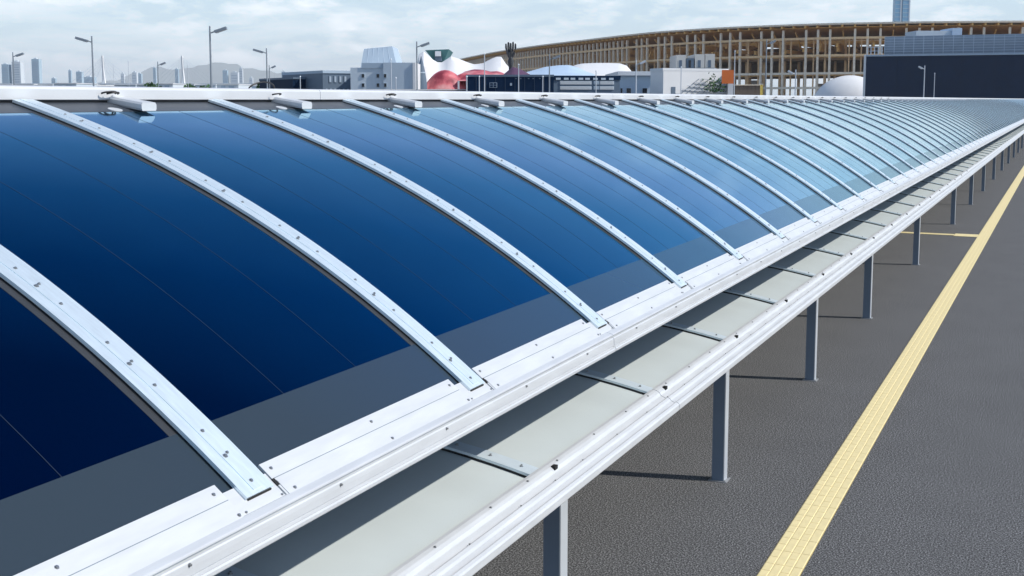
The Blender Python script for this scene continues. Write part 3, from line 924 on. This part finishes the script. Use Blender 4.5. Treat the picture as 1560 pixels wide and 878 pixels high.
for a0, a1, yt_, m in ((1028, 1042, 85, M_beige), (1043, 1054.5, 90, M_slate), (1056, 1070.5, 84, M_beige), (1071.5, 1086, 83.5, M_beige)):
    part('box', block(a0, a1, 140.8, 140.8, 6, yt_, ZT(104.4, 141)), m, b)
    part('door', panel_on(facade(a0, a1, 140.8, 140.8), .3, .6, ZT(104, 141), ZT(93, 141), .04), M_slate if m is M_beige else M_win, b)
o = thing('hoarding', G(1131, 124), 'low brown boarded fence below the timber ring', 'fence')
for k in range(9):
    part('board_panel', block(1106 + k * 6, 1111.8 + k * 6, 126, 126, .2, 130.5), M_brownw, o)
part('top_rail', block(1106, 1160, 125.9, 125.9, .4, 129.4, ZT(130.6, 126)), M_timberg, o)
o = thing('bollard_post', G(1157.5, 122), 'short yellow post at the end of the brown boarded fence', 'post')
part('post', block(1156, 1159.3, 122, 122, .24, 129), M_yel2, o); part('cap', block(1155.6, 1159.7, 121.95, 121.95, .34, 128.3, ZT(129.1, 122)), M_wallw, o)

# --- white dome beside the navy hall
o = thing('white_dome', G(1291, 664), 'white smooth dome half hidden by the big navy hall', 'dome')
c = G(1291, 664)
part('shell', MB().dome((c.x, c.y, 0), 21.5, 13.5, ZT(115.5, 664), -yaw, 40, 14), M_cloth, o, True)
q = MB().tube([c + RT * (21.7 * cos(2 * pi * k / 36)) + F2 * (13.7 * sin(2 * pi * k / 36)) + Vector((0, 0, .5)) for k in range(37)], .4, 6)
part('base_ring', q, M_pole, o)

# --- the big navy hall
b = thing('navy_hall', G(1460, 535), 'big navy hall with a grey mesh screen along its roof', 'building')
x0, x1, d0, d1 = 1314, 1720, 566, 524
part('wall', block(x0, x1, d0, d1, 60, 85), M_navy, b)
DH = 545
fc = facade(x0, x1, d0, d1)
part('corner_trim', block(x0 - 1.3, x0 + .1, d0 - .5, d0 - .5, 2.2, 84.5), M_wallw, b)
for k in range(1, 8):
    u = k / 8; part('cladding_panel', panel_on(fc, u - .123, u - .003, .3, ZT(86.5, DH), .25), M_navy, b)
u = uu(x0, x1, 1540); window(b, fc, u, uu(x0, x1, 1556), ZT(126.5, DH), ZT(117, DH), M_winl, M_mesh)
part('roof_edge', panel_on(fc, 0, 1, ZT(85, DH), ZT(82.5, DH), .6, 1.4), M_tower, b)
sc = part('mesh_screen', block(1341, x1 - 4, d0 + 2, d1 + 1, .5, 54, ZT(82.4, DH)), M_mesh, b)
fs2 = facade(1341, x1 - 4, d0 + .5, d1 + .2)
za, zb = ZT(82.4, DH), ZT(54.5, DH)
for k in range(7):
    part('rail', panel_on(fs2, 0, 1, za + (zb - za) * k / 7 + .18, za + (zb - za) * k / 7 + .34, .25, 0), M_bg, sc)
for k in range(24):
    part('upright', panel_on(fs2, k / 24, k / 24 + .0016, za, zb, .35, 0), M_bg, sc)
for k in range(5):
    p = fc[0].lerp(fc[1], .003 + k * .0145) - fc[2] * 1.4
    part('guard_rail', MB().tube([(p.x, p.y, ZT(82, DH)), (p.x, p.y, ZT(70, DH))], .24, 6), M_pole, b)
for yy in (70.5, 76.5):
    p = fc[0].lerp(fc[1], .003) - fc[2] * 1.4; p2 = fc[0].lerp(fc[1], .066) - fc[2] * 1.4
    part('guard_rail', MB().tube([(p.x, p.y, ZT(yy, DH)), (p2.x, p2.y, ZT(yy, DH))], .16, 6), M_pole, b)
part('roof_unit', block(1388, 1442, 570, 570, 16, 49, ZT(60, 570)), M_bg2, b)
part('roof_unit', block(1442.3, 1457, 569, 569, 16, 45, ZT(60, 570)), M_clothb, b)

# ================================================================== THE TIMBER RING
ring = thing('timber_ring', G(1300, 700), 'huge curved timber ring structure on tall columns under a thin roof', 'timber structure')
ctl = [(640, 105), (680, 96.5), (705, 90.5), (735, 84.3), (770, 78), (800, 73.6), (840, 68.3), (900, 61.3), (950, 55.5), (1000, 50.5), (1050, 47), (1100, 44), (1150, 41.8), (1200, 39.8), (1250, 38.2), (1300, 37), (1400, 35.4), (1500, 34.6), (1600, 34.2), (1720, 34)]
K = 4.2                                     # size of the ring's members
RZ = HG + 10.6 * K
def HZ(h): return HG + (h - HG) * K if h > 5 else h
cur = []
for i in range(len(ctl) - 1):
    for j in range(10):
        f = j / 10
        a0 = ctl[max(i - 1, 0)]; a1 = ctl[i]; a2 = ctl[i + 1]; a3 = ctl[min(i + 2, len(ctl) - 1)]
        pt = [.5 * (2 * a1[k] + (a2[k] - a0[k]) * f + (2 * a0[k] - 5 * a1[k] + 4 * a2[k] - a3[k]) * f * f + (3 * a1[k] - a0[k] - 3 * a2[k] + a3[k]) * f ** 3) for k in (0, 1)]
        d = (RZ - HG) * FPX / (YH - pt[1]); p = G(pt[0], d); cur.append(p)
# resample evenly
L = [0]
for a, b_ in zip(cur, cur[1:]): L.append(L[-1] + (b_ - a).length)
def at(s):
    s = min(max(s, 0), L[-1] - 1e-4)
    lo_, hi_ = 0, len(L) - 1
    while hi_ - lo_ > 1:
        m_ = (lo_ + hi_) // 2
        if L[m_] <= s: lo_ = m_
        else: hi_ = m_
    f = (s - L[lo_]) / max(1e-6, L[lo_ + 1] - L[lo_])
    p = cur[lo_].lerp(cur[lo_ + 1], f)
    w0, w1 = max(s - 6, 0), min(s + 6, L[-1] - 1e-3)
    return p
def frame(s):
    p = at(s); d = (at(s + 16) - at(max(s - 16, 0)))
    d.z = 0; d.normalize()
    n = Vector((-d.y, d.x, 0))
    if n.dot(F2) < 0: n = -n
    return p, d, n
def ringsweep(o0, o1, z0, z1, step=3.0):
    """a band following the ring between two inward offsets and two heights; z may be a pair (front, back)"""
    z0 = z0 if isinstance(z0, tuple) else (z0, z0); z1 = z1 if isinstance(z1, tuple) else (z1, z1)
    o0, o1 = o0 * K, o1 * K; z0 = [HZ(q) for q in z0]; z1 = [HZ(q) for q in z1]
    n = int(L[-1] / (step * K)); vs, fs = [], []
    for i in range(n + 1):
        p, d, nn_ = frame(L[-1] * i / n)
        a, b_ = p + nn_ * o0, p + nn_ * o1
        vs += [(a.x, a.y, z0[0]), (b_.x, b_.y, z0[1]), (b_.x, b_.y, z1[1]), (a.x, a.y, z1[0])]
    for i in range(n):
        for k in range(4):
            k2 = (k + 1) % 4; fs.append([4 * i + k, 4 * i + k2, 4 * i + 4 + k2, 4 * i + 4 + k])
    fs += [[3, 2, 1, 0], [4 * n, 4 * n + 1, 4 * n + 2, 4 * n + 3]]
    return MB().add(vs, fs)
part('roof', ringsweep(-.2, 20, (15.80, 14.8), (16.0, 15.0)), M_timberg, ring)
part('fascia', ringsweep(-.32, -.21, 15.78, 16.02), M_timberg, ring)
part('ceiling_boards', ringsweep(.8, 20, (15.45, 14.5), (15.55, 14.6)), M_timbero, ring)
for o0, zz, m in ((.6, 13.95, M_timber), (.6, 11.55, M_timber), (.6, 9.05, M_timberg), (.6, 7.0, M_timberg)):
    part('beam', ringsweep(o0 - .16, o0 + .16, zz - .16, zz + .16), m, ring)
for o0, zz in ((5.2, 13.6), (5.2, 11.5), (9, 13.5), (9, 11.5), (9, 9.0), (5.2, 9.0)):
    part('inner_beam', ringsweep(o0 - .16, o0 + .16, zz - .18, zz + .18), M_timbero, ring)
part('upper_deck', ringsweep(3.2, 16, 11.0, 11.3), M_dark2, ring)  # dark decks and rear wall colour in the shade under the roof
part('lower_deck', ringsweep(10.5, 16, 8.6, 8.9), M_dark2, ring)
part('rear_wall', ringsweep(16.2, 16.5, 9.0, 13.4), M_dark2, ring)
mcol = mesh('column', MB().box(-.15 * K, .15 * K, -.15 * K, .15 * K, 0, HZ(15.2)), M_timberg)
mcol2 = mesh('inner_column', MB().box(-.17 * K, .17 * K, -.17 * K, .17 * K, 0, HZ(14.3)), M_timber)
mslim = mesh('slim_post', MB().box(-.09 * K, .09 * K, -.09 * K, .09 * K, 0, HZ(13.9)), M_timber)
mj = mesh('joist', MB().box(-.11 * K, .11 * K, 0, 4.5 * K, -.36 * K, 0), M_timbero)
mbk = mesh('bracket', MB().bar((0, -1.3 * K, HZ(14.9)), (0, 1.4 * K, HZ(12.6)), .14 * K, .22 * K), M_timbero)
step = 1.72 * K; s_ = 8.0 * K; i = 0
rb = Vector(ring.location)
def rlink(nm, me, q, z, ang):
    o = link(nm, me, ring, (q.x - rb.x, q.y - rb.y, z - rb.z)); o.rotation_euler = (0, 0, ang); return o
while s_ < L[-1]:
    p, d, n = frame(s_)
    ang = atan2(n.y, n.x) - pi / 2
    # px of this column: skip what stands behind the navy hall
    pr = p - CAM; px = CX + FPX * pr.dot(RT) / pr.dot(FW)
    if px > 1600: break
    if i % 4 != 2 or px < 950: rlink('column', mcol, p + n * .6 * K, 0, ang)
    if i % 2 == 0:
        rlink('inner_column', mcol2, p + n * 5.2 * K, 0, ang)
        rlink('inner_column', mcol2, p + (n * 9.0 + d * .6) * K, 0, ang)
        rlink('bracket', mbk, p + n * 2.2 * K, 0, ang)
    if i % 3 != 1: rlink('slim_post', mslim, p + n * 1.5 * K + d * step * .5, 0, ang)
    rlink('joist', mj, p - n * .12 * K, HZ(15.78), ang)
    s_ += step; i += 1
mi = mesh('roof_beam', MB().box(-.16 * K, .16 * K, 0, 9 * K, -.28 * K, .28 * K), M_timbero)
s_ = 8.0 * K; i = 0
while s_ < L[-1]:
    p, d, n = frame(s_); pr = p - CAM
    if CX + FPX * pr.dot(RT) / pr.dot(FW) > 1600: break
    for zz in (13.1, 12.35):
        if random.random() < .8: rlink('roof_beam', mi, p + n * random.uniform(1.2, 2.6) * K, HZ(zz + random.uniform(-.15, .15)), atan2(n.y, n.x) - pi / 2)
    s_ += step * 1.5; i += 1
# light panels seen between the legs of the ring
q = MB()
for k in range(22):
    s2 = L[-1] * (.30 + .026 * k) + random.uniform(-4, 4); p, d, n = frame(s2)
    a, b_ = p + n * 12 * K, p + n * 12 * K + d * random.uniform(.8, 1.8) * K
    part('wall_panel', MB().hexa([a, b_, b_ + n * .2, a + n * .2], 5.4, HZ(random.uniform(7.6, 8.4))), M_wallw if k % 3 else M_beige, ring)

# ================================================================== FAR CITY
b = thing('twin_tower', G(1366, 1500), 'pair of tall blue glass towers rising above the timber ring', 'skyscraper')
for a0, a1, yt_ in ((1355, 1364.5, -2), (1366.5, 1377.5, -12)):
    t_ = part('tower', block(a0, a1, 1500, 1500, 9, yt_), M_blue, b)
    f = facade(a0, a1, 1500, 1500)
    for k in range(24):
        z = 20 + k * 5.2
        part('floor_band', panel_on(f, .04, .96, z, z + .9, .25), M_city, t_)
    part('corner_fin', panel_on(f, .84, 1.0, 0, ZT(yt_ + 2, 1500), .4), M_cityw, t_)
part('core', block(1364.4, 1366.6, 1502, 1502, 6, 3), M_cityw, b)
part('crown', block(1356, 1362, 1502, 1502, 5, -8, ZT(-2, 1500)), M_blue, b)
part('crown', block(1369, 1377, 1502, 1502, 5, -20, ZT(-12, 1500)), M_blue, b)
def tower(x0, x1, yt_, d, label, m=None, group='far city towers'):
    b = thing('tower_block', G((x0 + x1) / 2, d), label, 'tower block', group)
    part('wall', block(x0, x1, d, d, (x1 - x0) * d / FPX, yt_), m or M_city, b)
    f = facade(x0, x1, d, d); n = max(4, int((151 - yt_) / 4.5))
    z1 = ZT(yt_, d)
    q = MB()
    for k in range(n):
        z = z1 * (.25 + .72 * k / n); w = panel_on(f, .12, .88, z, z + z1 * .012 + .6, .3); q.add(w.v, w.f)
    part('window_band', q, M_winl, b, kind='stuff')
    part('roof_box', block(x0 + (x1 - x0) * .3, x0 + (x1 - x0) * .7, d + 2, d + 2, 6, yt_ - 1.6, z1), M_cityw, b)
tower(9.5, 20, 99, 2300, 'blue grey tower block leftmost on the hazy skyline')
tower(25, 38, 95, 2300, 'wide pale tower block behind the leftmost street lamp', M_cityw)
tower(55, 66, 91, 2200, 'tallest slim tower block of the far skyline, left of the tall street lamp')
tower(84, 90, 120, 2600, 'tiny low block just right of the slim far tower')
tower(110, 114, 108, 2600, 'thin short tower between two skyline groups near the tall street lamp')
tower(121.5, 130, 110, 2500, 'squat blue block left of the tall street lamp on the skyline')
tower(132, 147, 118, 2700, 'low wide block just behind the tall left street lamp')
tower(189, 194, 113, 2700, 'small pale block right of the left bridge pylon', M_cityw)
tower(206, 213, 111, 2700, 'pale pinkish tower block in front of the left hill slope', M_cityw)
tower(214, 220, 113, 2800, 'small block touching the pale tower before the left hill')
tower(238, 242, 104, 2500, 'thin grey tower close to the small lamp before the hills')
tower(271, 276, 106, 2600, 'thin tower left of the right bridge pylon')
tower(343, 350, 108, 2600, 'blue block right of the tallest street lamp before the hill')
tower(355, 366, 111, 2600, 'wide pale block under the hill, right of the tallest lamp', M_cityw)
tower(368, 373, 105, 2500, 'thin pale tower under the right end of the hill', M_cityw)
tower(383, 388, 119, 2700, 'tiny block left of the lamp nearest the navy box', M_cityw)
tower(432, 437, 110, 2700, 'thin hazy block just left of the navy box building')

# cable-stayed bridge far off
b = thing('cable_bridge', G(220, 1500), 'far white cable stayed bridge with two pointed pylons before the hills', 'bridge')
DB = 1500
part('deck', block(-30, 470, DB, DB, 14, 127.5, ZT(129.3, DB)), M_cityw, b)
for x in (163, 283):
    for sgn in (-1, 1):
        part('pylon_leg', MB().bar(G(x + 3.2 * sgn + 1, DB + 7), Vector((*G(x, DB + 7).xy, ZT(108, DB))), 2.0, 2.0), M_wallw, b)
    part('pylon', MB().bar(Vector((*G(x, DB + 7).xy, ZT(109, DB))), Vector((*G(x - .6, DB + 7).xy, ZT(86, DB))), 1.9, 1.9), M_wallw, b)
    for k in range(1, 6):
        for sgn in (-1, 1):
            p0 = Vector((*G(x - .4, DB + 7).xy, ZT(86 + k * 2.5, DB))); p1 = Vector((*G(x + sgn * (60 - k * 9), DB + 7).xy, ZT(127.4, DB)))
            part('stay_cable', MB().bar(p0, p1, .28, .28), M_cityw, b)
for k in range(14):
    p = G(-20 + k * 36, DB + 7); part('pier', MB().box(p.x - 1.5, p.x + 1.5, p.y - 1.5, p.y + 1.5, 0, ZT(129.3, DB)), M_cityw, b)
# low pale sheds between bridge and canopy
rg = random.Random(11)
xs = -6
shed_lab = ['white roofed', 'pale grey', 'low white', 'long pale', 'blue trimmed', 'flat white', 'small pale', 'narrow white', 'plain white', 'broad pale', 'short grey', 'bright white', 'light grey', 'far white']
spots = ['at the left picture edge', 'under the two leftmost towers', 'under the slim far tower', 'left of the tall left lamp', 'right of the tall left lamp', 'below the left bridge pylon', 'before the pale tower', 'under the small middle lamp', 'below the right bridge pylon', 'left of the tallest lamp', 'right of the tallest lamp', 'below the middle of the hill', 'left of the lamp by the navy box', 'touching the navy box building']
for k in range(14):
    w = rg.uniform(27, 38); yt_ = rg.uniform(126.5, 130.5); d = rg.uniform(380, 460)
    x1_ = min(xs + w, 448)
    b = thing('warehouse', G((xs + x1_) / 2, d), shed_lab[k] + ' warehouse on the skyline ' + spots[k], 'warehouse', 'far warehouses')
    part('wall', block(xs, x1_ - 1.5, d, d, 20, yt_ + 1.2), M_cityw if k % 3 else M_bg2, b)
    part('roof', block(xs - .3, x1_ - 1.2, d - .5, d - .5, 21, yt_, ZT(yt_ + 1.15, d)), M_wallw, b)
    f = facade(xs, x1_ - 1.5, d, d)
    part('shutter', panel_on(f, .2, .4, 0, ZT(yt_ + 3, d), .1), M_tower, b); part('shutter', panel_on(f, .55, .8, 0, ZT(yt_ + 3, d), .1), M_tower, b)
    xs = x1_
# small trees between the sheds
def tree(px, d, ytop, label):
    b = thing('tree', G(px, d), label, 'tree', 'far trees before the warehouses')
    c = G(px, d); zt = ZT(ytop, d)
    part('trunk', MB().tube([(c.x, c.y, 0), (c.x + .1, c.y, zt * .45), (c.x, c.y, zt * .8)], [.22, .15, .05], 6), M_dark2, b)
    q = MB(); rg = random.Random(int(px))
    for i in range(260):
        th, ph = rg.uniform(0, 6.28), rg.uniform(-1, 1); r_ = (rg.random() ** .4) * zt * .24
        p = Vector((c.x + r_ * cos(th) * sqrt(1 - ph * ph), c.y + r_ * sin(th) * sqrt(1 - ph * ph), zt * .68 + r_ * 1.25 * ph))
        u = Vector((rg.gauss(0, 1), rg.gauss(0, 1), rg.gauss(0, 1))).normalized() * .5; w_ = u.orthogonal().normalized() * .4
        q.add([p - u, p + w_, p + u, p - w_], [[0, 1, 2, 3]])
    part('crown', q, M_green, b, kind='stuff')
tree(232, 300, 124.5, 'small dark tree left of the small middle lamp'); tree(292, 300, 127, 'small dark tree just right of the right bridge pylon')
tree(241, 310, 127, 'tiny dark tree under the small middle lamp'); tree(407, 260, 120, 'small dark tree at the foot of the lamp by the navy box')
tree(318, 320, 127.5, 'tiny tree left of the tallest lamp pole')

# ================================================================== STREET LAMPS AND POLES
def lamp(px, ytop, d, side, label, head=.75, hy=None, r=.07, m=None):
    c = G(px, d); z = ZT(ytop, d)
    o = thing('street_lamp', c, label, 'street lamp', 'street lamps behind the canopy')
    part('pole', MB().tube([(c.x, c.y, 0), (c.x, c.y, z * .5), (c.x, c.y, z)], [r * 1.25, r, r * .75], 8), m or M_lamp, o, True)
    zh = ZT(hy if hy else ytop + 8 * 75 / d, d)
    e = c + RT * (side * .32); e2 = c + RT * (side * (.32 + head))
    part('arm', MB().tube([(c.x, c.y, zh - .12), (e.x, e.y, zh)], r * .6, 6), m or M_lamp, o)
    hh = part('lamp_head', MB().bar((e.x, e.y, zh - .02), (e2.x, e2.y, zh + .22 * (1 if side > 0 else 1)), .34, .16), m or M_lamp, o)
    part('lens', MB().bar((e.x + RT.x * side * .08, e.y + RT.y * side * .08, zh - .10), (e2.x, e2.y, zh + .13), .26, .03), M_wallw, hh)
    part('base_plate', MB().box(c.x - .2, c.x + .2, c.y - .2, c.y + .2, .001, .04), M_conc, o)
lamp(27.5, 81, 118, 1, 'small street lamp at the far left before two hazy towers')
lamp(147.5, 57, 87, -1, 'tall street lamp at the left with its head pointing left', .85)
lamp(325.5, 42, 75, 1, 'tallest street lamp of all, head pointing right', .75)
lamp(410, 75, 105, -1, 'street lamp left of the navy box, head pointing left', .85)
lamp(413.5, 100, 150, 1, 'small street lamp close behind the lamp by the navy box', .5)
lamp(245.5, 95, 140, 1, 'small street lamp halfway between the two tall left lamps', .6)
lamp(636.5, 65, 95, 1, 'street lamp in front of the white corner of the pale hall', .7)
lamp(836.5, 84, 100, 1, 'street lamp before the joint of navy shed and louvred shed', .6)
lamp(967.5, 92, 104, 1, 'street lamp in front of the pale blue building', .5, m=M_pole)
lamp(1403, 101, 150, -1, 'white street lamp standing before the big navy hall', .45, m=M_pole)
lamp(1208.5, 107, 112, -1, 'pale street lamp before the timber ring left of the white dome', .4, m=M_pole)
lamp(1163.5, 62, 112, 1, 'slim street lamp rising against the timber ring columns', .5, m=M_lamp)
def pole(px, ytop, d, label, r=.06, m=None):
    c = G(px, d); z = ZT(ytop, d)
    o = thing('pole', c, label, 'pole', 'thin poles behind the canopy')
    part('shaft', MB().tube([(c.x, c.y, 0), (c.x, c.y, z)], [r, r * .7], 8), m or M_pole, o, True)
    part('finial', MB().tube([(c.x, c.y, z), (c.x, c.y, z + .12)], [r * 1.4, r * .5], 8), m or M_pole, o)
    part('base_plate', MB().box(c.x - .15, c.x + .15, c.y - .15, c.y + .15, .001, .03), M_conc, o)
for a in ((711.5, 118, 106, 'white pole at the left corner of the navy shed', .08), (730.5, 118, 106, 'short white pole left of the framed sign on the navy shed'),
          (738.5, 84, 106, 'tall thin pole between short pole and framed sign'), (790, 100, 106, 'white pole just right of the black column sculpture'),
          (826.5, 118, 106, 'short pole near the right end of the navy shed'), (907, 110, 106, 'thin pole dividing the louvres of the grey shed'),
          (1035.5, 104, 108, 'thin white pole before the white lattice building'), (1116, 80, 112, 'pole beside the orange box wall'),
          (1418.5, 113, 162, 'short white pole right of the lamp on the navy hall'), (597.5, 92, 110, 'pale pole before the middle of the pale hall'),
          (604.5, 120, 110, 'short pale pole before the annex of the pale hall'), (178.5, 100, 260, 'thin far pole right of the left bridge pylon'),
          (201, 94, 240, 'thin far pole before the left slope of the hills'), (290.5, 100, 240, 'thin far pole right of the right bridge pylon'),
          (421, 113, 220, 'thin far pole between lamp and navy box'), (434, 108, 220, 'thin far pole closest to the navy box'),
          (460, 118, 120, 'white pole standing before the navy box')):
    pole(*a)
